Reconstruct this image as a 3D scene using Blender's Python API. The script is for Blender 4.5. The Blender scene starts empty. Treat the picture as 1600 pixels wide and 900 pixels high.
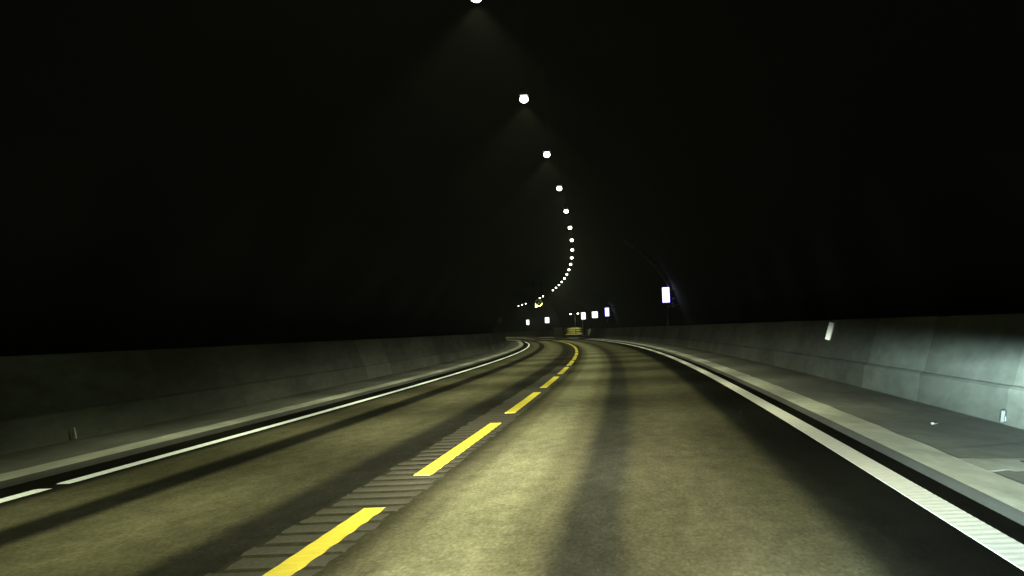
import bpy, bmesh, math, random
from mathutils import Vector, Matrix
random.seed(7)
SC = bpy.context.scene
COL = SC.collection
D = bpy.data

# ------------------------------------------------------------------ camera
CAM_H = 1.187
cam_d = D.cameras.new('camera'); cam = D.objects.new('camera', cam_d); COL.objects.link(cam)
cam_d.sensor_width = 36.0
cam_d.lens = 3049.1 / 1600 * 36
cam_d.clip_start = 0.1; cam_d.clip_end = 3000
cam.matrix_world = Matrix.Translation((0, 0, CAM_H)) @ Matrix.Rotation(math.pi / 2 + 0.0225, 4, 'X') @ Matrix.Rotation(-0.0427, 4, 'Z')
SC.camera = cam

# ------------------------------------------------------------------ world: inside a mountain, no sky reaches the road
wd = D.worlds.new('World'); SC.world = wd; wd.use_nodes = True
bgn = wd.node_tree.nodes['Background']
bgn.inputs[0].default_value = (0.25, 0.4, 0.3, 1); bgn.inputs[1].default_value = 0.0005

SC.view_settings.view_transform = 'Standard'
SC.view_settings.look = 'None'
SC.view_settings.exposure = 0.0
SC.view_settings.gamma = 1.0
SC.render.engine = 'CYCLES'
SC.cycles.use_denoising = True
SC.cycles.max_bounces = 5
SC.cycles.diffuse_bounces = 3
SC.cycles.volume_bounces = 0
SC.cycles.sample_clamp_indirect = 2.0
SC.cycles.caustics_reflective = False
SC.cycles.caustics_refractive = False

LAMP_W = 1300.0       # tunnel lamps
HSIGN = 1.0; ASIGN = 1.0
HEAD_W = 240.0         # headlight scale
HAZE = 0.00037

# ------------------------------------------------------------------ road alignment (a left-hand curve, R about 2.9 km)
KS = [0, 70, 140, 210, 290, 380, 620]
KV = [0.2674, 0.3689, 0.3678, 0.3486, 0.3316, 0.3063, 0.3063]
PSI0 = -0.0664; X0 = -1.8964
def interp(x, xs, ys):
    if x <= xs[0]: return ys[0]
    for i in range(len(xs) - 1):
        if x <= xs[i + 1]:
            t = (x - xs[i]) / (xs[i + 1] - xs[i]); return ys[i] * (1 - t) + ys[i + 1] * t
    return ys[-1]
S_MIN, S_MAX = -20.0, 560.0
_tab = {}
def _build():
    n = int((S_MAX - 0) / 0.5)
    x, y, psi = X0, 0.0, PSI0
    _tab[0] = (x, y, psi)
    for i in range(n):
        k = interp((i + .5) * .5, KS, KV) * 1e-3
        x -= math.sin(psi + k * .25) * .5; y += math.cos(psi + k * .25) * .5; psi += k * .5
        _tab[i + 1] = (x, y, psi)
    x, y, psi = X0, 0.0, PSI0
    for i in range(int(-S_MIN / 0.5) + 2):
        k = KV[0] * 1e-3
        psi -= k * .5; x += math.sin(psi) * .5; y -= math.cos(psi) * .5
        _tab[-i - 1] = (x, y, psi)
_build()
def road_at(s):
    i = math.floor(s / .5); t = s / .5 - i
    a, b = _tab[i], _tab.get(i + 1, _tab[i])
    return a[0] * (1 - t) + b[0] * t, a[1] * (1 - t) + b[1] * t, a[2] * (1 - t) + b[2] * t
def P(s, off, z=0.0):
    x, y, p = road_at(s)
    return Vector((x + off * math.cos(p), y + off * math.sin(p), z))
def frame(s, off, z=0.0):
    """local X = to the right, local Y = along the road, Z = up"""
    return Matrix.Translation(P(s, off, z)) @ Matrix.Rotation(road_at(s)[2], 4, 'Z')

# ------------------------------------------------------------------ material helpers
def mat(name):
    m = D.materials.new(name); m.use_nodes = True
    nt = m.node_tree; b = nt.nodes['Principled BSDF']
    return m, nt, b
def N(nt, t, **kw):
    n = nt.nodes.new(t)
    for k, v in kw.items(): setattr(n, k, v)
    return n
def ramp(nt, stops, src=None, interp_='LINEAR'):
    r = N(nt, 'ShaderNodeValToRGB'); r.color_ramp.interpolation = interp_
    e = r.color_ramp.elements
    while len(e) > 1: e.remove(e[-1])
    for i, (p, c) in enumerate(stops):
        if i == 0: el = e[0]; el.position = p
        else: el = e.new(p)
        el.color = (*c, 1) if len(c) == 3 else c
    if src is not None: nt.links.new(src, r.inputs[0])
    return r
def noise(nt, scale, detail=4, rough=.6, vec=None, dist=0):
    n = N(nt, 'ShaderNodeTexNoise'); n.inputs['Scale'].default_value = scale
    n.inputs['Detail'].default_value = detail; n.inputs['Roughness'].default_value = rough
    n.inputs['Distortion'].default_value = dist
    if vec is not None: nt.links.new(vec, n.inputs['Vector'])
    return n
def mult(nt, a, b, fac=1.0):
    m = N(nt, 'ShaderNodeMix', data_type='RGBA', blend_type='MULTIPLY'); m.inputs[0].default_value = fac
    nt.links.new(a, m.inputs[6]); nt.links.new(b, m.inputs[7]); return m.outputs[2]
def math_(nt, op, a, b=None, c=None):
    m = N(nt, 'ShaderNodeMath', operation=op)
    for i, v in enumerate((a, b, c)):
        if v is None: continue
        if isinstance(v, (int, float)): m.inputs[i].default_value = v
        else: nt.links.new(v, m.inputs[i])
    return m.outputs[0]
def bump(nt, b, h, strength=.3, dist=.01):
    n = N(nt, 'ShaderNodeBump'); n.inputs['Strength'].default_value = strength; n.inputs['Distance'].default_value = dist
    nt.links.new(h, n.inputs['Height']); nt.links.new(n.outputs[0], b.inputs['Normal']); return n
def simple(name, col, rough=.6, metal=0.0, var=.25, scale=6.0):
    m, nt, b = mat(name)
    tc = N(nt, 'ShaderNodeTexCoord')
    n = noise(nt, scale, 5, .65, tc.outputs['Object'])
    r = ramp(nt, [(.3, tuple(c * (1 - var) for c in col)), (.7, tuple(min(1, c * (1 + var)) for c in col))], n.outputs[0])
    nt.links.new(r.outputs[0], b.inputs['Base Color'])
    b.inputs['Roughness'].default_value = rough; b.inputs['Metallic'].default_value = metal
    if rough >= .65: b.inputs['Specular IOR Level'].default_value = 0.0
    return m
def glow(name, col, strength):
    m = D.materials.new(name); m.use_nodes = True; nt = m.node_tree; nt.nodes.clear()
    o = N(nt, 'ShaderNodeOutputMaterial'); e = N(nt, 'ShaderNodeEmission')
    e.inputs[0].default_value = (*col, 1); e.inputs[1].default_value = strength
    nt.links.new(e.outputs[0], o.inputs[0]); return m

# road asphalt: polished light wheel tracks, dark oil and dirt bands between them (they stay put, they follow the lanes)
def road_material():
    m, nt, b = mat('worn_asphalt')
    uv = N(nt, 'ShaderNodeUVMap'); uv.uv_map = 'lane'
    sep = N(nt, 'ShaderNodeSeparateXYZ'); nt.links.new(uv.outputs[0], sep.inputs[0])
    off, s = sep.outputs[0], sep.outputs[1]           # metres from the centre line, metres along the road
    cmb = N(nt, 'ShaderNodeCombineXYZ')
    nt.links.new(off, cmb.inputs[0]); nt.links.new(math_(nt, 'MULTIPLY', s, .09), cmb.inputs[1])
    wob = noise(nt, 1.3, 3, .5, cmb.outputs[0])
    o2 = math_(nt, 'ADD', off, math_(nt, 'MULTIPLY_ADD', wob.outputs[0], .07, -.035))
    t = math_(nt, 'DIVIDE', math_(nt, 'ADD', o2, 4.0), 8.0)
    L = lambda v: (v, v * .97, v * .62)
    Lg = lambda v: (v, v * 1.0, v * .64)
    Dk = lambda v: (v, v * 1.04, v * .85)
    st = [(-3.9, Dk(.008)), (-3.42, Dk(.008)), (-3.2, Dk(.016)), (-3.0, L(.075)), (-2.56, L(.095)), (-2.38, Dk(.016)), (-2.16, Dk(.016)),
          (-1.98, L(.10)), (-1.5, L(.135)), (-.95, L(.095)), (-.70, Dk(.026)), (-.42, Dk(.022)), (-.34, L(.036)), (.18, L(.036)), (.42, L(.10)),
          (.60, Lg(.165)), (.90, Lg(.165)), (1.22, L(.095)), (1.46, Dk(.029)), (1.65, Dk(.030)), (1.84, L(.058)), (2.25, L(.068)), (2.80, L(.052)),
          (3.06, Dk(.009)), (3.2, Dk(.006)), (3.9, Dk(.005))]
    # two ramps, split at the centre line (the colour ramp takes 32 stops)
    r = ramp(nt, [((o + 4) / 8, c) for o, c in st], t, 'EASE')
    col = r.outputs[0]
    # long blotches along the lanes
    cm2 = N(nt, 'ShaderNodeCombineXYZ'); nt.links.new(off, cm2.inputs[0]); nt.links.new(math_(nt, 'MULTIPLY', s, .22), cm2.inputs[1])
    n1 = noise(nt, 1.1, 4, .6, cm2.outputs[0])
    col = mult(nt, col, ramp(nt, [(.3, (.84, .84, .85)), (.7, (1.15, 1.15, 1.13))], n1.outputs[0]).outputs[0])
    # patchy aggregate
    cm3 = N(nt, 'ShaderNodeCombineXYZ'); nt.links.new(off, cm3.inputs[0]); nt.links.new(math_(nt, 'MULTIPLY', s, .22), cm3.inputs[1])
    n2 = noise(nt, 6.0, 6, .7, cm3.outputs[0])
    col = mult(nt, col, ramp(nt, [(.3, (.74, .73, .71)), (.7, (1.25, 1.24, 1.22))], n2.outputs[0]).outputs[0])
    n3 = noise(nt, 45.0, 3, .7, cm3.outputs[0])
    col = mult(nt, col, ramp(nt, [(.3, (.74, .73, .71)), (.7, (1.26, 1.26, 1.25))], n3.outputs[0]).outputs[0])
    v = N(nt, 'ShaderNodeTexVoronoi'); v.inputs['Scale'].default_value = 30; nt.links.new(cm3.outputs[0], v.inputs['Vector'])
    col = mult(nt, col, ramp(nt, [(.0, (1.5, 1.45, 1.35)), (.28, (1, 1, 1)), (.7, (.78, .78, .77))], v.outputs[0]).outputs[0], .45)
    nt.links.new(col, b.inputs['Base Color'])
    b.inputs['Roughness'].default_value = .95
    b.inputs['Specular IOR Level'].default_value = .0
    bump(nt, b, n3.outputs[0], .35, .006)
    return m

def concrete(name, base, tint_var=.25, dirt=.5):
    m, nt, b = mat(name)
    tc = N(nt, 'ShaderNodeTexCoord'); oi = N(nt, 'ShaderNodeObjectInfo'); geo = N(nt, 'ShaderNodeNewGeometry')
    lg = N(nt, 'ShaderNodeMapping'); lg.inputs['Scale'].default_value = (1.0, .16, 1.0)     # weathering runs along the wall
    nt.links.new(geo.outputs['Position'], lg.inputs[0])
    n1 = noise(nt, 1.3, 5, .62, lg.outputs[0], .4)
    n2 = noise(nt, 7.0, 5, .6, lg.outputs[0])
    mp = N(nt, 'ShaderNodeMapping'); mp.inputs['Scale'].default_value = (.45, .16, .3)
    nt.links.new(geo.outputs['Position'], mp.inputs[0])
    n3 = noise(nt, 1.6, 4, .6, mp.outputs[0])
    c0 = ramp(nt, [(.25, tuple(c * (1 - dirt) for c in base)), (.72, tuple(c * 1.25 for c in base))], n1.outputs[0]).outputs[0]
    c0 = mult(nt, c0, ramp(nt, [(.3, (.8, .8, .8)), (.7, (1.15, 1.15, 1.15))], n2.outputs[0]).outputs[0])
    c0 = mult(nt, c0, ramp(nt, [(.3, (.72, .73, .72)), (.65, (1.08, 1.08, 1.08))], n3.outputs[0]).outputs[0], .4)
    c0 = mult(nt, c0, ramp(nt, [(0, (1 - tint_var,) * 3), (1, (1 + tint_var,) * 3)], oi.outputs['Random']).outputs[0])
    nt.links.new(c0, b.inputs['Base Color']); b.inputs['Roughness'].default_value = .9
    b.inputs['Specular IOR Level'].default_value = .2
    bump(nt, b, n2.outputs[0], .07, .006)
    return m

M = {}
M['road'] = road_material()
M['verge'] = concrete('verge_asphalt', (.095, .10, .083), 0, .35)
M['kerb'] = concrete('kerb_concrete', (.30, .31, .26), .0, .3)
M['kerb_face'] = concrete('kerb_face_dark_concrete', (.036, .038, .032), .0, .3)  # road-side face of the kerb, darker than its top
M['barrier'] = concrete('barrier_concrete', (.108, .120, .096), .24, .35)
M['slab'] = concrete('slab_concrete', (.22, .23, .195), 0, .3)
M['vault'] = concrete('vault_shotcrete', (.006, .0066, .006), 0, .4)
M['yellow'] = simple('yellow_road_paint', (.62, .52, .07), .7, 0, .10, 9)
M['white'] = simple('white_road_paint', (.44, .44, .41), .7, 0, .14, 9)
M['white_left'] = simple('white_paint_brightened', (.82, .90, .95), .7, 0, .12, 9)  # edge-line paint made brighter and bluer, in place of headlight light thrown back
M['rib'] = simple('milled_asphalt', (.062, .060, .047), .85, 0, .3, 30)
M['lamp_metal'] = simple('lamp_metal', (.10, .10, .10), .5, .6)
M['dark_steel'] = simple('dark_steel', (.05, .05, .05), .5, .7)
M['galv'] = simple('galvanised_steel', (.32, .33, .33), .45, .6)
M['conduit'] = simple('pale_conduit', (.13, .13, .15), .5, 0)
M['grey_box'] = simple('grey_box_paint', (.42, .42, .46), .5, 0)
M['reflector'] = simple('white_reflector', (.8, .82, .76), .5, 0, .08, 40)
M['foot_reflector'] = simple('dull_reflector', (.55, .57, .50), .5, 0, .1, 40)
M['foot_pale'] = simple('pale_reflector', (.017, .018, .0175), .6, 0, .15, 40)
M['cream'] = simple('cream_fan_paint', (.80, .78, .36), .5, 0, .1)
M['cush_yellow'] = simple('yellow_cushion_paint', (.40, .39, .12), .55, 0, .15, 3)
M['cush_pale'] = simple('pale_yellow_rail', (.75, .72, .35), .5, 0, .1, 3)
M['black'] = simple('black_rubber', (.015, .015, .015), .8)
M['joint'] = concrete('joint_seal', (.115, .12, .10), 0, .3)
M['post'] = simple('weathered_post', (.04, .04, .04), .6, .2)
M['paper'] = simple('paper', (.45, .45, .43), .8, 0, .05)
M['lamp_glow'] = glow('lamp_glow', (.92, 1.0, .88), 12)
M['far_lamp_glow'] = M['lamp_glow']
M['sign_white'] = glow('sign_lit_white', (.95, .97, 1.0), 2.2)
M['sign_halo'] = glow('sign_halo_blue', (.13, .09, 1.0), .75)  # stands in for the blue lens halo round a lit sign
M['added_side_blue'] = glow('added_side_glow', (.20, .15, 1.0), 14.0)  # added glow on the sign sides, tints vault and conduit blue
M['lay_glow'] = glow('layby_lamp_glow', (1.0, 1.0, .82), 14)

# ------------------------------------------------------------------ mesh helpers
def link_mesh(name, verts, faces, m, parent=None, uvs=None, smooth=False, local=None):
    me = D.meshes.new(name); me.from_pydata([tuple(v) for v in verts], [], faces)
    if uvs:
        ul = me.uv_layers.new(name='lane')
        for lp in me.loops: ul.data[lp.index].uv = uvs[lp.vertex_index]
    if smooth: me.polygons.foreach_set('use_smooth', [True] * len(me.polygons))
    me.materials.append(m); me.update()
    return link_obj(name, me, parent, local)
def link_obj(name, me, parent=None, local=None):
    o = D.objects.new(name, me); COL.objects.link(o)
    if parent is not None: o.parent = parent
    if local is not None: o.matrix_local = local
    return o
def bm_obj(name, bm, m, parent=None, local=None, smooth=False):
    me = D.meshes.new(name); bmesh.ops.recalc_face_normals(bm, faces=bm.faces[:]); bm.to_mesh(me); bm.free()
    if smooth: me.polygons.foreach_set('use_smooth', [True] * len(me.polygons))
    me.materials.append(m)
    return link_obj(name, me, parent, local)
def add_box(bm, cx, cy, cz, sx, sy, sz, bev=0.0, rot=None):
    mt = Matrix.Translation((cx, cy, cz))
    if rot is not None: mt = mt @ rot
    r = bmesh.ops.create_cube(bm, size=1.0, matrix=mt @ Matrix.Diagonal((sx, sy, sz, 1)))
    if bev > 0:
        es = list({e for v in r['verts'] for e in v.link_edges})
        bmesh.ops.bevel(bm, geom=es, offset=bev, segments=2, affect='EDGES', profile=.5)
def add_tube(bm, pts, r, n=10, caps=True):
    pts = [Vector(p) for p in pts]; rings = []
    for i, p in enumerate(pts):
        d = (pts[min(i + 1, len(pts) - 1)] - pts[max(i - 1, 0)]).normalized()
        a = d.cross(Vector((0, 0, 1)));
        if a.length < 1e-3: a = d.cross(Vector((0, 1, 0)))
        a.normalize(); b_ = d.cross(a).normalized()
        rr = r[i] if isinstance(r, (list, tuple)) else r
        rings.append([bm.verts.new(p + a * rr * math.cos(2 * math.pi * k / n) + b_ * rr * math.sin(2 * math.pi * k / n)) for k in range(n)])
    for i in range(len(rings) - 1):
        for k in range(n): bm.faces.new((rings[i][k], rings[i][(k + 1) % n], rings[i + 1][(k + 1) % n], rings[i + 1][k]))
    if caps: bm.faces.new(rings[0][::-1]); bm.faces.new(rings[-1])
def add_revolve_y(bm, prof, n=28):
    """prof: list of (radius, y); axis along Y"""
    rings = []
    for r, y in prof: rings.append([bm.verts.new((r * math.cos(2 * math.pi * k / n), y, r * math.sin(2 * math.pi * k / n))) for k in range(n)])
    for i in range(len(rings) - 1):
        for k in range(n): bm.faces.new((rings[i][k], rings[i][(k + 1) % n], rings[i + 1][(k + 1) % n], rings[i + 1][k]))
def box_part(name, m, parent, *a, **k):
    bm = bmesh.new(); add_box(bm, *a, **k); return bm_obj(name, bm, m, parent)
def tube_part(name, m, parent, pts, r, n=10):
    bm = bmesh.new(); add_tube(bm, pts, r, n); return bm_obj(name, bm, m, parent, smooth=True)
def thing(name, label, cat, mw, group=None):
    o = D.objects.new(name, None); COL.objects.link(o); o.matrix_world = mw; o.empty_display_size = .2
    o['label'] = label; o['category'] = cat
    if group: o['group'] = group
    return o
def structure(o, kind='structure'): o['kind'] = kind; return o

def sweep(name, profile, s0, s1, ds, m, parent=None, uv=False, smooth=True, offset=None):
    """profile: list of (off, z); swept along the road"""
    verts, faces, uvs = [], [], []
    n = max(1, round((s1 - s0) / ds)); w = len(profile)
    for i in range(n + 1):
        s = s0 + (s1 - s0) * i / n
        for j, (o, z) in enumerate(profile):
            if offset: o, z = offset(s, j, o, z)
            verts.append(P(s, o, z)); uvs.append((o, s))
    for i in range(n):
        for j in range(w - 1):
            a = i * w + j; faces.append((a, a + 1, a + w + 1, a + w))
    return link_mesh(name, verts, faces, m, parent, uvs if uv else None, smooth)

# ------------------------------------------------------------------ the setting
S0, S1 = -15.0, 540.0
KR, KL = 3.95, -3.78                 # kerb faces
# right side opens into a lay-by
def right_off(s):
    return interp(s, [242, 272, 332, 333], [5.5, 10.7, 10.7, 5.5]) if s > 242 else 5.5
LEFT_OFF = -5.34

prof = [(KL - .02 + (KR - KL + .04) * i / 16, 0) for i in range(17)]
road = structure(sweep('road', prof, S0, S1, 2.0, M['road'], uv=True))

def kerb(side):
    f = KR if side > 0 else KL; o = 4.33 if side > 0 else -4.17
    pr = [(f + side * .034, .02), (f + side * .036, .0540), (f + side * .10, .0548), (f + side * .2, .055), (o, .055), (o + side * .005, .03)]
    rnd = random.Random(3)
    def jig(s, j, oo, z):
        if j in (4, 5): return oo + side * .014 * math.sin(s * 1.9) * math.sin(s * .43), z
        return oo, z
    return structure(sweep('kerb', pr, S0, S1, .5, M['kerb'], offset=jig, smooth=False))
kerb(1); kerb(-1)
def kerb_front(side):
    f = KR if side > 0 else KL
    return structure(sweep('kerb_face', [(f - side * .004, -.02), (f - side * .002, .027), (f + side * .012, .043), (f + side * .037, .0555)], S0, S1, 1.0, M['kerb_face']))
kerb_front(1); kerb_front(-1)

def verge_r(s, j, o, z): return (o, z) if j == 0 else (4.3 + (right_off(s) + .6 - 4.3) * j / 4, z)
structure(sweep('verge', [(4.3, .049), (4.6, .049), (4.9, .049), (5.2, .049), (6.0, .049)], S0, S1, 1.0, M['verge'], offset=verge_r))
structure(sweep('verge', [(-6.4, .049), (-5.3, .049), (-4.8, .049), (-4.14, .049)], S0, S1, 2.0, M['verge']))

# rock-tunnel vault: sprayed concrete, uneven, wider at the lay-by
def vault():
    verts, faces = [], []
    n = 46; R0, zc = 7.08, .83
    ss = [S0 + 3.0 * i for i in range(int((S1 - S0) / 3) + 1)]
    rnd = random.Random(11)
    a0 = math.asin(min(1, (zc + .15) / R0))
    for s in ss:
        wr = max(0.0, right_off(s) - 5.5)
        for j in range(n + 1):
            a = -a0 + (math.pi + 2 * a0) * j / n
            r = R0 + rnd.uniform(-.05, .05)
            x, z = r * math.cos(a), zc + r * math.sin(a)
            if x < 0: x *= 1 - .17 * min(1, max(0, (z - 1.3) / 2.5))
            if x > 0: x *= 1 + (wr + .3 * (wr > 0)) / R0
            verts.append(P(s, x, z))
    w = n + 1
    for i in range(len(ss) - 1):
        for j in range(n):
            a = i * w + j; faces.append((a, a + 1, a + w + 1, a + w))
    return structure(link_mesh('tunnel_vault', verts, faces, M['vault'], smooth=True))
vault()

# ------------------------------------------------------------------ road markings and rumble strip: parts of the road
def strip_mesh(name, s0, s1, off, w, z0, z1, m, ds=.5, wav=0.0, ridge=0.0, period=.28):
    verts, faces = [], []
    n = max(1, round((s1 - s0) / ds))
    for i in range(-1, n + 2):
        s = s0 + (s1 - s0) * min(max(i, 0), n) / n + (-.12 if i < 0 else .12 if i > n else 0)
        d = wav * math.sin(2 * math.pi * s / .6) if wav else 0
        zt = z1 + (ridge * (0.5 + .5 * math.sin(2 * math.pi * s / period)) if ridge else 0)
        if i < 0 or i > n: zt = z0 + .0005
        for (o, z) in ((off - w / 2 + d, z0), (off - w / 2 + d + .002, zt), (off + w / 2 + d - .002, zt), (off + w / 2 + d, z0)):
            verts.append(P(s, o, z))
    for i in range(n + 2):
        for j in range(3):
            a = i * 4 + j; faces.append((a, a + 1, a + 5, a + 4))
    faces.append((0, 1, 2, 3)); e = (n + 2) * 4; faces.append((e + 3, e + 2, e + 1, e))
    return link_mesh(name, verts, faces, m, road)
DASH0 = 12.654 + 1 - 9
for k in range(0, 40):
    s0 = DASH0 + 12 * k
    near = k < 5
    strip_mesh('lane_dash', s0 + .06, s0 + 8.94, 0, .145, .0, .0105, M['yellow'], ds=.1 if near else 1.0, wav=.002 if near else 0)
# left edge line: one break, at 16.7 to 17.5 m
strip_mesh('edge_line', S0, 16.68, -3.31, .125, 0, .005, M['white_left'], 1.0)
strip_mesh('edge_line', 17.45, S1, -3.31, .125, 0, .005, M['white_left'], 1.0)
# right edge line: profiled with fine cross ridges
strip_mesh('edge_line', 4.0, 60.0, 3.675, .19, 0, .004, M['white'], .055, 0, .0016, .22)
strip_mesh('edge_line', 60.0, S1, 3.675, .18, 0, .006, M['white'], 1.0)

def rib_mesh(seed):
    rg = random.Random(seed); bm = bmesh.new(); w = .275
    pr = [(-.27, -.003), (-.21, .0008), (-.08, .0022), (.10, .0022), (.18, .0008), (.24, -.003)]
    rows = []
    for x in (-w, -w + .05, -w * .4, 0, w * .4, w - .05, w):
        e = .1 if abs(x) > w - .01 else rg.uniform(.75, 1.1); dy = rg.uniform(-.02, .02)
        rows.append([bm.verts.new((x + rg.uniform(-.012, .012), y + dy, z * e)) for (y, z) in pr])
    for i in range(len(rows) - 1):
        for j in range(len(pr) - 1): bm.faces.new((rows[i][j], rows[i + 1][j], rows[i + 1][j + 1], rows[i][j + 1]))
    me = D.meshes.new('rumble_rib'); bmesh.ops.recalc_face_normals(bm, faces=bm.faces[:]); bm.to_mesh(me); bm.free(); me.materials.append(M['rib'])
    me.polygons.foreach_set('use_smooth', [True] * len(me.polygons)); return me
ribs = [rib_mesh(k) for k in range(5)]; rr = random.Random(5)
for i in range(95):
    s = 7.0 + .6 * i
    link_obj('rumble_rib', ribs[rr.randrange(5)], road, frame(s, -.10 + rr.uniform(-.015, .015), .001) @ Matrix.Diagonal((1 + rr.uniform(-.08, .08), 1 + rr.uniform(-.15, .1), rr.uniform(.7, 1.1), 1)))

# ------------------------------------------------------------------ concrete barriers, panel by panel
def panel_mesh(side):
    # cross-section: plinth, small ledge, battered face, flat top, back
    pr = [(0, .03), (.02, .06), (.075, .40), (.10, .425), (.128, .435), (.345, 1.135), (.36, 1.155), (.52, 1.155), (.535, 1.14), (.60, .03)]
    L = 2.9985; verts, faces = [], []
    ys = [(-L, 0), (-L / 2, 0), (0, 0), (L / 2, 0), (L, 0)]
    for y, ch in ys:
        for i, (o, z) in enumerate(pr):
            oo = o + (ch if 0 < i < len(pr) - 3 else (-ch if i >= len(pr) - 3 else 0))
            verts.append((side * oo, y, z - (ch * .6 if z > 1.1 else 0)))
    w = len(pr)
    for i in range(len(ys) - 1):
        for j in range(w - 1):
            a = i * w + j; f = (a, a + 1, a + w + 1, a + w); faces.append(f if side < 0 else f[::-1])
    faces.append(tuple(range(w))[::-1 if side < 0 else 1]); faces.append(tuple(range((len(ys) - 1) * w, len(ys) * w))[::1 if side < 0 else -1])
    me = D.meshes.new('panel'); me.from_pydata(verts, [], faces); me.materials.append(M['barrier']); me.materials.append(M['black']); me.polygons[-1].material_index = me.polygons[-2].material_index = 1; me.update(); return me
rb = random.Random(21)
def barrier(name_label, side, spans, offf):
    root = thing('concrete_barrier', name_label, 'barrier', Matrix.Identity(4), 'concrete barriers along the road')
    me = panel_mesh(side)
    for (a, b) in spans:
        s = a
        while s + 6 <= b + .01:
            p0, p1 = P(s, offf(s)), P(s + 6, offf(s + 6)); d = p1 - p0
            mt = Matrix.Translation((p0 + p1) / 2) @ Matrix.Rotation(math.atan2(d.y, d.x) - math.pi / 2, 4, 'Z')
            mt = mt @ Matrix.Translation((0, 0, rb.uniform(-.004, .004))) @ Matrix.Diagonal((1, d.length / 6.0, 1, 1))
            link_obj('panel', me, root, mt)
            s += 6
    return root
barrier('low concrete barrier of battered panels along the left verge, dim and greenish', -1, [(6, 516)], lambda s: LEFT_OFF)
barrier('low concrete barrier of battered panels along the right verge, bluish in the headlights', 1, [(2, 242), (242, 332), (334, 538)], right_off)

# end wall of the lay-by
t = thing('lay_by_end_wall', 'low concrete end wall closing the far end of the lay-by behind the yellow cushion', 'wall', frame(333.2, 0))
box_part('wall_block', M['barrier'], t, 8.3, 0, .76, 5.3, .5, 1.42, bev=.03)
box_part('coping', M['slab'], t, 8.3, -.02, 1.52, 5.4, .62, .1, bev=.02)

# ------------------------------------------------------------------ tunnel lamps over the centre line
LAMP_Z = 5.64
def lamp_proto():
    root = thing('tunnel_lamp', '', 'lamp', Matrix.Identity(4), 'tunnel lamps over the centre line')
    bm = bmesh.new(); add_box(bm, 0, 0, .095, .19, .46, .09, bev=.025); add_box(bm, 0, 0, .155, .16, .40, .04, bev=.01)
    bm_obj('housing', bm, M['lamp_metal'], root)
    bm = bmesh.new(); bmesh.ops.create_uvsphere(bm, u_segments=20, v_segments=10, radius=1)
    for v in list(bm.verts):
        if v.co.z > .85: v.co.z = .85
    bmesh.ops.remove_doubles(bm, verts=bm.verts[:], dist=.002)
    bmesh.ops.scale(bm, verts=bm.verts[:], vec=(.082, .12, .068)); bmesh.ops.translate(bm, verts=bm.verts[:], vec=(0, 0, -.012))
    bm_obj('diffuser', bm, M['lamp_glow'], root, smooth=True)
    for y in (-.18, .18):
        bm = bmesh.new(); add_tube(bm, [(0, y, .17), (0, y, 2.25)], .004, 6); bm_obj('hanger', bm, M['lamp_metal'], root)
    ld = D.lights.new('lamp_light', 'SPOT'); ld.energy = LAMP_W; ld.color = (.97, 1.0, .62); ld.spot_size = math.radians(150); ld.spot_blend = .25; ld.shadow_soft_size = .09
    # road-lighting optic: wide along the road, narrow across it
    ld.use_nodes = True; nt = ld.node_tree; em = nt.nodes['Emission']
    tc = N(nt, 'ShaderNodeTexCoord'); sp = N(nt, 'ShaderNodeSeparateXYZ'); nt.links.new(tc.outputs['Normal'], sp.inputs[0])
    fz = math_(nt, 'MAXIMUM', math_(nt, 'ABSOLUTE', sp.outputs[2]), .15)
    tx = math_(nt, 'DIVIDE', sp.outputs[0], fz); ty = math_(nt, 'DIVIDE', math_(nt, 'ABSOLUTE', sp.outputs[1]), fz)
    gm = N(nt, 'ShaderNodeMapRange', interpolation_type='SMOOTHSTEP'); nt.links.new(math_(nt, 'ABSOLUTE', tx), gm.inputs[0])
    gm.inputs[1].default_value = .62; gm.inputs[2].default_value = 1.12; gm.inputs[3].default_value = 1.0; gm.inputs[4].default_value = .006
    gx = gm.outputs[0]
    gy = math_(nt, 'POWER', math_(nt, 'COSINE', math_(nt, 'MINIMUM', math_(nt, 'MULTIPLY', ty, math.pi / 2 / 1.75), math.pi / 2)), 2.0)
    nt.links.new(math_(nt, 'MULTIPLY', math_(nt, 'MULTIPLY', gx, gy), math_(nt, 'POWER', fz, -3.0)), em.inputs[1])
    lo = D.objects.new('lamp_light', ld); COL.objects.link(lo); lo.parent = root; lo.location = (0, 0, -.105)
    return root
ORD = ['first', 'second', 'third', 'fourth', 'fifth', 'sixth', 'seventh', 'eighth', 'ninth', 'tenth', 'eleventh', 'twelfth', 'thirteenth',
       'fourteenth', 'fifteenth', 'sixteenth', 'seventeenth', 'eighteenth', 'nineteenth', 'twentieth', 'twenty-first', 'twenty-second']
lamp_idx = [-2, -1] + list(range(16)) + [18, 19] + [23, 24, 25] + list(range(29, 37))
proto = lamp_proto(); rl = random.Random(9)
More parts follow.
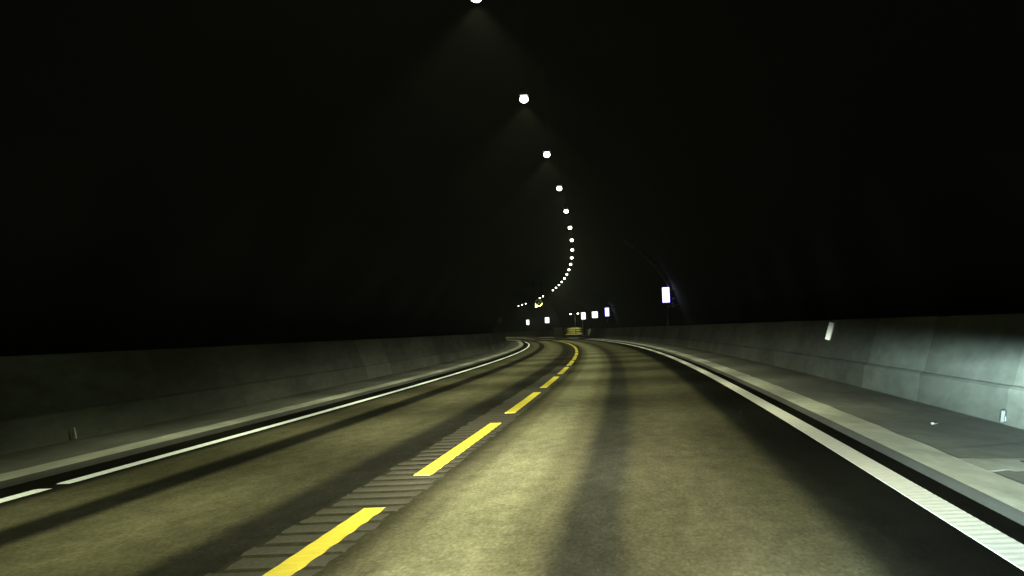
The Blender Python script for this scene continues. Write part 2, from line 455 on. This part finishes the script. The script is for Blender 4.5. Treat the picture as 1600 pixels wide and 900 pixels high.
for n_, i in enumerate(lamp_idx):
    s = 37.373 + 12 * i
    if n_ == 0: r = proto
    else:
        r = proto.copy(); COL.objects.link(r)
        for ch in proto.children:
            c = ch.copy(); COL.objects.link(c); c.parent = r
    r.matrix_world = frame(s, 0, LAMP_Z - (.065 if i == -1 else 0))
    if i == -2: r['label'] = 'tunnel lamp overhead, just above the edge of the picture'
    elif i == -1: r['label'] = 'nearest lit tunnel lamp, cut off by the top edge of the picture'
    elif i == 0: r['label'] = 'largest fully visible lit tunnel lamp, high over the road centre'
    elif i == 19: r['label'] = 'small lit tunnel lamp right above the yellow jet fan'
    elif i == 18: r['label'] = 'small lit tunnel lamp just right of the yellow jet fan'
    elif i == 23: r['label'] = 'small lit tunnel lamp first to the left of the yellow jet fan'
    elif i == 24: r['label'] = 'faint tunnel lamp between two others left of the yellow jet fan'
    elif i == 25: r['label'] = 'farthest lit tunnel lamp, leftmost of the whole row'
    elif i > 28: r['label'] = 'tunnel lamp round the bend, out of sight behind the left side of the vault'
    else: r['label'] = 'lit tunnel lamp over the road, %s from the top of the curving row' % ORD[i + 1]

# ------------------------------------------------------------------ jet fan under the crown
FS, FZ = 266.25, 4.98
t = thing('jet_fan', 'yellowish jet fan hung under the vault far down the tunnel, lit by a lamp', 'jet fan', frame(FS, -.12, FZ))
bm = bmesh.new(); add_revolve_y(bm, [(.44, 0), (.50, .0), (.52, .06), (.50, .12), (.50, .9), (.46, 1.0), (.46, 2.2), (.50, 2.3), (.50, 3.2), (.44, 3.2), (.40, 3.1), (.38, 1.0), (.40, .1), (.44, 0)])
bm_obj('casing', bm, M['cream'], t, smooth=True)
bm = bmesh.new(); add_revolve_y(bm, [(.001, .25), (.10, .28), (.16, .45), (.16, 2.6), (.001, 2.9)], 16); bm_obj('hub', bm, M['galv'], t, smooth=True)
for k in range(8):
    a = 2 * math.pi * k / 8
    bm = bmesh.new(); add_box(bm, .26, 0, 0, .22, .10, .015, rot=Matrix.Rotation(.6, 4, 'X'))
    bm_obj('blade', bm, M['galv'], t, Matrix.Translation((0, 1.3, 0)) @ Matrix.Rotation(a, 4, 'Y'))
for y in (.5, 2.7):
    bm = bmesh.new()
    for x in (-.42, .42): add_tube(bm, [(x, y, .2), (x * 1.3, y, 2.9)], .03, 8)
    add_box(bm, 0, y, .53, .9, .08, .04); bm_obj('hanger', bm, M['dark_steel'], t)
bm = bmesh.new(); add_box(bm, -.34, .2, -.42, .36, .25, .28, bev=.02); bm_obj('terminal_box', bm, M['cream'], t)

# ------------------------------------------------------------------ illuminated signs
def lit_sign(s, off, z0, w, h, label, blue, post_off=None, base_z=.05):
    t = thing('illuminated_sign', label, 'sign', frame(s, off), 'lit signs along the right wall')
    d = .16; zc = z0 + h / 2
    bm = bmesh.new()
    fw = .022
    add_box(bm, 0, 0, z0 + fw / 2, w, d, fw); add_box(bm, 0, 0, z0 + h - fw / 2, w, d, fw)
    if not blue:
        add_box(bm, -w / 2 + fw / 2, 0, zc, fw, d, h - 2 * fw); add_box(bm, w / 2 - fw / 2, 0, zc, fw, d, h - 2 * fw)
    bm_obj('frame', bm, M['galv'], t)
    if blue:
        bm = bmesh.new()
        for x in (-1, 1): add_box(bm, x * (w / 2 + .012), -d / 2 + .03, zc, .024, .03, h)
        add_box(bm, 0, -d / 2 + .03, z0 + h + .009, w + .03, .03, .018); add_box(bm, 0, -d / 2 + .03, z0 - .009, w + .03, .03, .018)
        bm_obj('halo_rim', bm, M['sign_halo'], t)  # lens halo built as a thin glowing border
        for x in (-1, 1): box_part('added_glow_panel', M['added_side_blue'], t, x * (w / 2 - .006), 0, zc, .012, d * .9, h - 2 * fw - .004)  # glowing sides added for the halo and the light on the conduit
    box_part('lit_panel', M['sign_white'], t, 0, -d / 2 + .015, zc, w - (2 * fw if not blue else .03), .02, h - 2 * fw - .004)
    box_part('back_panel', M['sign_white'] if blue else M['galv'], t, 0, d / 2 - .015, zc, w - (2 * fw if not blue else .03), .02, h - 2 * fw - .004)
    if post_off is not None:
        bm = bmesh.new(); add_tube(bm, [(post_off, d / 2 + .06, base_z - .02), (post_off, d / 2 + .06, z0 + h * .8)], .038, 12)
        add_box(bm, post_off, d / 2 + .06, base_z + .01, .2, .2, .02)
        bm_obj('post', bm, M['post'], t, smooth=False)
        for zz in (z0 + .12, z0 + h * .7):
            box_part('bracket', M['galv'], t, post_off, d / 2 + .02, zz, .16, .05, .05)
    return t
t = lit_sign(127.2, 6.05, 2.66, .45, 1.01, 'large tall glowing white sign with a blue halo above the right barrier', True, .06)
box_part('call_box', M['grey_box'], t, .17, .10, 2.43, .15, .12, .16, bev=.01)
lit_sign(220, 6.07, 2.49, .42, .97, 'narrow glowing white sign with a blue halo at the right end of the far cluster', True, .1)
lit_sign(247, 6.22, 2.50, .76, .84, 'squarish glowing white sign in the middle of the far cluster of three', False, .0)
lit_sign(300, 8.18, 2.64, .70, 1.10, 'tall glowing white sign at the left of the far cluster, above the yellow cushion', False, .55)
lit_sign(352, 5.85, 2.52, .80, 1.04, 'glowing white sign far off, right of the farthest one and below the jet fan', False, .05)
lit_sign(405, 6.05, 2.50, .62, 1.08, 'smallest glowing white sign, farthest away near the left wall', False, .1)
# junction box on the vault lining, beside the big sign
t = thing('junction_box', 'small grey box on the vault lining right of the large glowing sign', 'box', frame(127.2, 6.5, 2.5))
box_part('box_body', M['grey_box'], t, 0, 0, 0, .17, .12, .32, bev=.012)
box_part('lid', M['galv'], t, 0, -.066, 0, .14, .012, .28)
tube_part('conduit', M['conduit'], t, [(.0, 0, .16), (.0, 0, .4), (.1, 0, .5)], .014)
box_part('wall_bracket', M['galv'], t, .26, .02, 0, .36, .05, .08)
# pale conduits running up the vault at the two blue-haloed signs
def conduit(s, label):
    t = thing('cable_conduit', label, 'conduit', frame(s, 0))
    pts = [(6.9 * math.cos(a), 0, .83 + 6.9 * math.sin(a)) for a in [math.radians(24 + 36 * i / 24) for i in range(25)]]
    tube_part('pipe', M['conduit'], t, pts, .06, 10)
    for a in (27, 38, 49, 59):
        a = math.radians(a); box_part('clip', M['galv'], t, 6.95 * math.cos(a), 0, .83 + 6.95 * math.sin(a), .14, .05, .12)
conduit(127.45, 'pale conduit arching up the vault above the large blue-haloed sign')
# unlit sign on the left
t = thing('unlit_sign', 'dark grey unlit sign on a post above the left barrier', 'sign', frame(200, -6.05))
box_part('plate', M['post'], t, 0, 0, 2.5, .42, .04, .62); tube_part('post', M['post'], t, [(0, .05, .03), (0, .05, 2.75)], .035)

# ------------------------------------------------------------------ lay-by: lamps, crash cushion
def layby_lamp(s, off, z, label):
    t = thing('lay_by_lamp', label, 'lamp', frame(s, off), 'lay-by lamps')
    tube_part('post', M['galv'], t, [(.75, .3, .03), (.75, .3, z - .45), (.68, .27, z - .18), (.42, .17, z + .02), (.12, .06, z + .06)], [.06, .055, .05, .045, .04], 12)
    box_part('base_plate', M['galv'], t, .75, .3, .06, .3, .3, .02)
    bm = bmesh.new(); add_box(bm, 0, 0, z + .06, .42, .24, .08, bev=.03); bm_obj('lamp_head', bm, M['lamp_metal'], t)
    bm = bmesh.new(); bmesh.ops.create_uvsphere(bm, u_segments=16, v_segments=8, radius=1)
    bmesh.ops.scale(bm, verts=bm.verts[:], vec=(.15, .10, .09)); bmesh.ops.translate(bm, verts=bm.verts[:], vec=(0, 0, z - .02))
    bm_obj('diffuser', bm, M['lay_glow'], t, smooth=True)
    ld = D.lights.new('lay_by_light', 'SPOT'); ld.energy = 190; ld.color = (1, .97, .62); ld.spot_size = math.radians(105); ld.spot_blend = .6; ld.shadow_soft_size = .08
    lo = D.objects.new('lay_by_light', ld); COL.objects.link(lo); lo.parent = t; lo.location = (0, 0, z - .14); lo.rotation_euler = (math.radians(8), math.radians(-14), 0)
layby_lamp(323.6, 7.89, 3.75, 'left of the two small lamps over the yellow cushion')
layby_lamp(323.9, 9.13, 3.81, 'right of the two small lamps over the yellow cushion, beside the glowing sign')
t = thing('crash_cushion', 'yellow crash cushion with stacked rails at the end of the lay-by', 'crash cushion', frame(325, 8.55))
for zz, nm in ((.62, 'rail'), (.94, 'rail'), (1.26, 'rail')):
    # double-wave guard rail across the nose, bent back along the sides
    bm = bmesh.new(); prof_ = [(-.10, 0), (-.07, -.05), (-.035, -.05), (0, 0), (.035, -.05), (.07, -.05), (.10, 0)]
    path = [(-1.30, 5.6), (-1.28, 1.0), (-1.15, .35), (-.85, 0), (.85, 0), (1.15, .35), (1.28, 1.0), (1.30, 5.6)]
    rings = []
    for i, (x, y) in enumerate(path):
        q0, q1 = path[max(i - 1, 0)], path[min(i + 1, len(path) - 1)]
        tx, ty = q1[0] - q0[0], q1[1] - q0[1]; l = math.hypot(tx, ty); nx, ny = -ty / l, tx / l
        rings.append([bm.verts.new((x + nx * d, y + ny * d, zz + z)) for (z, d) in prof_])
    for i in range(len(rings) - 1):
        for j in range(6): bm.faces.new((rings[i][j], rings[i + 1][j], rings[i + 1][j + 1], rings[i][j + 1]))
    o = bm_obj(nm, bm, M['cush_yellow'], t)
    sm = o.modifiers.new('thickness', 'SOLIDIFY'); sm.thickness = .012
box_part('base_skid', M['cush_pale'], t, -.2, 2.0, .36, 2.95, 5.0, .14, bev=.03)
box_part('plinth', M['black'], t, -.05, 2.6, .17, 2.4, 5.2, .24)
box_part('top_cover', M['cush_yellow'], t, 0, 2.9, 1.45, 2.3, 5.0, .06, bev=.02)
for x in (-.9, 0, .9): box_part('support', M['dark_steel'], t, x, .3, .9, .12, .2, 1.0)

# ------------------------------------------------------------------ small things
def delineator(s, off_base, side, z0, z1, w, label, m):
    t = thing('delineator', label, 'reflector', frame(s, side * off_base))
    tilt = math.atan2(.217, .70)
    bm = bmesh.new(); add_box(bm, 0, 0, 0, .018, w, z1 - z0, bev=.004); 
    bm_obj('back_plate', bm, M['galv'], t, Matrix.Translation((side * .217 * ((z0 + z1) / 2 - .435) / .70, .0, (z0 + z1) / 2)) @ Matrix.Rotation(side * tilt, 4, 'Y'))
    bm = bmesh.new(); add_box(bm, -side * .02, 0, 0, w * .85, .035, (z1 - z0) * .985, bev=.006)
    bm_obj('reflector_face', bm, m, t, Matrix.Translation((side * .217 * ((z0 + z1) / 2 - .435) / .70 - side * w * .35, .0, (z0 + z1) / 2)) @ Matrix.Rotation(side * tilt, 4, 'Y'))
    return t
delineator(38.6, 5.628, 1, .755, 1.11, .105, 'bright white upright reflector on the upper face of the right barrier', M['reflector'])
def foot(s, off, side, z0, h, w, label, m):
    t = thing('foot_reflector', label, 'reflector', frame(s, off, z0))
    bm = bmesh.new(); add_box(bm, 0, 0, h / 2, w, .05, h, bev=.012); bm_obj('reflector_body', bm, m, t, Matrix.Rotation(side * .16, 4, 'Y'))
    box_part('mounting', M['galv'], t, side * w * .5, .02, h * .3, w * .6, .03, h * .3)
foot(24.6, -5.30, -1, .06, .15, .055, 'small dull whitish reflector at the foot of the left barrier', M['foot_reflector'])
foot(19.9, 5.475, 1, .07, .13, .05, 'small pale reflector at the foot of the right barrier near the picture edge', M['foot_pale'])
# scrap of paper on the verge
bm = bmesh.new()
g = [[bm.verts.new((.045 * (i - 1) + .012 * j, .035 * (j - 1), .004 + .010 * ((i + j * 2) % 3))) for j in range(3)] for i in range(3)]
for i in range(2):
    for j in range(2): bm.faces.new((g[i][j], g[i + 1][j], g[i + 1][j + 1], g[i][j + 1]))
o = bm_obj('paper_scrap', bm, M['paper'], None, frame(20.4, 4.87, .05) @ Matrix.Rotation(.5, 4, 'Z')); o['label'] = 'tiny crumpled white paper scrap lying on the right verge'; o['category'] = 'litter'
# gully: concrete slab with a steel grate let into the verge
t = thing('drain_gully', 'pale concrete drain slab with a dark grate set in the right verge', 'drain', frame(14.95, 0))
bm = bmesh.new()
outl = [(4.31, -.75), (4.31, .62), (4.52, .30), (4.75, .22), (5.42, .30), (5.42, -.42), (4.75, -.50), (4.5, -.60)]
top = [bm.verts.new((x, y, .0525 if x > 4.34 else .0565)) for x, y in outl]; bot = [bm.verts.new((x, y * 1.0 + (.25 if y > 0 else -.25), .0485 if x > 4.34 else .03)) for x, y in outl]
bm.faces.new(top)
for i in range(len(outl)): bm.faces.new((top[i], bot[i], bot[(i + 1) % len(outl)], top[(i + 1) % len(outl)]))
bm_obj('slab', bm, M['slab'], t)
box_part('grate_frame', M['dark_steel'], t, 4.92, -.08, .0535, .44, .30, .006)
for k in range(6): box_part('grate_bar', M['dark_steel'], t, 4.75 + .07 * k, -.08, .0575, .025, .28, .012)
# pale sealed joint across the verge
structure(link_mesh('sealed_joint', [P(16.75, 4.34, .054), P(16.82, 4.34, .054), P(17.1, 5.44, .054), P(17.0, 5.44, .054)], [(0, 3, 2, 1)], M['joint']))
# ------------------------------------------------------------------ the car's own dipped headlights (the photograph is taken from behind its windscreen)
def headlight(x):
    ld = D.lights.new('headlight', 'SPOT'); ld.energy = 1.0; ld.color = (1, 1, 1); ld.spot_size = math.radians(100); ld.spot_blend = .5; ld.shadow_soft_size = .05
    ld.use_nodes = True; nt = ld.node_tree; em = nt.nodes['Emission']
    tc = N(nt, 'ShaderNodeTexCoord'); sp = N(nt, 'ShaderNodeSeparateXYZ'); nt.links.new(tc.outputs['Normal'], sp.inputs[0])
    hx, vy, fz = sp.outputs
    fwd = math_(nt, 'ABSOLUTE', fz)
    el = math_(nt, 'MULTIPLY', math_(nt, 'DIVIDE', vy, fwd), HSIGN)            # tangent of the elevation: + is up
    az = math_(nt, 'MULTIPLY', math_(nt, 'DIVIDE', hx, fwd), ASIGN)
    # below the cut-off the intensity falls with the depression so that the road is lit evenly
    dep = math_(nt, 'MAXIMUM', math_(nt, 'MULTIPLY', el, -1.0), 0.0)
    I = math_(nt, 'ADD', math_(nt, 'POWER', math_(nt, 'ADD', dep, .030), -2.25), 150.0)
    cut = N(nt, 'ShaderNodeMapRange', interpolation_type='SMOOTHSTEP'); nt.links.new(el, cut.inputs[0])
    cut.inputs[1].default_value = .019; cut.inputs[2].default_value = -.020; cut.inputs[3].default_value = .0004; cut.inputs[4].default_value = 1.0
    # aimed a little to the right, as dipped beams are on the right-hand side of the road
    azc = math_(nt, 'ADD', az, .0)
    def lobe(c, w, a):
        d = math_(nt, 'ABSOLUTE', math_(nt, 'DIVIDE', math_(nt, 'SUBTRACT', az, c), w))
        return math_(nt, 'MULTIPLY', math_(nt, 'EXPONENT', math_(nt, 'MULTIPLY', math_(nt, 'POWER', d, 2.0), -1.0)), a)
    spread = math_(nt, 'ADD', lobe(-.03, .095, 1.0), lobe(.25, .105, .58))
    # hot core of the beam, just under the cut-off and left of centre
    hd = math_(nt, 'MULTIPLY', math_(nt, 'POWER', math_(nt, 'ABSOLUTE', math_(nt, 'DIVIDE', math_(nt, 'SUBTRACT', dep, .036), .014)), 2.0), -1.0)
    hot = math_(nt, 'MULTIPLY', lobe(-.052, .05, 3.3), math_(nt, 'EXPONENT', hd))
    spread = math_(nt, 'ADD', spread, hot)
    nt.links.new(math_(nt, 'MULTIPLY', math_(nt, 'MULTIPLY', math_(nt, 'MULTIPLY', I, cut.outputs[0]), spread), HEAD_W), em.inputs[1])
    # warm core, bluish fringe at the outer side of the beam
    mx = N(nt, 'ShaderNodeMix', data_type='RGBA'); mr = N(nt, 'ShaderNodeMapRange'); nt.links.new(azc, mr.inputs[0])
    mr.inputs[1].default_value = .05; mr.inputs[2].default_value = .17
    nt.links.new(mr.outputs[0], mx.inputs[0]); mx.inputs[6].default_value = (1.0, .97, .72, 1); mx.inputs[7].default_value = (.74, 1.0, 1.02, 1)
    nt.links.new(mx.outputs[2], em.inputs[0])
    lo = D.objects.new('headlight', ld); COL.objects.link(lo)
    lo.matrix_world = Matrix.Translation((x, 1.7, .66)) @ Matrix.Rotation(-.060, 4, 'Z') @ Matrix.Rotation(math.pi / 2 - .004, 4, 'X')
headlight(-.62); headlight(.66)

# ------------------------------------------------------------------ thin haze of exhaust dust, one closed box round everything
hm = D.materials.new('haze'); hm.use_nodes = True; nt = hm.node_tree; nt.nodes.clear()
o_ = N(nt, 'ShaderNodeOutputMaterial'); pv = N(nt, 'ShaderNodeVolumePrincipled')
pv.inputs['Color'].default_value = (.86, .95, .88, 1); pv.inputs['Density'].default_value = HAZE; pv.inputs['Anisotropy'].default_value = .85
nt.links.new(pv.outputs[0], o_.inputs['Volume'])
bm = bmesh.new(); add_box(bm, 0, 265, 4.5, 90, 600, 11); hz = bm_obj('haze', bm, hm); hz['kind'] = 'stuff'
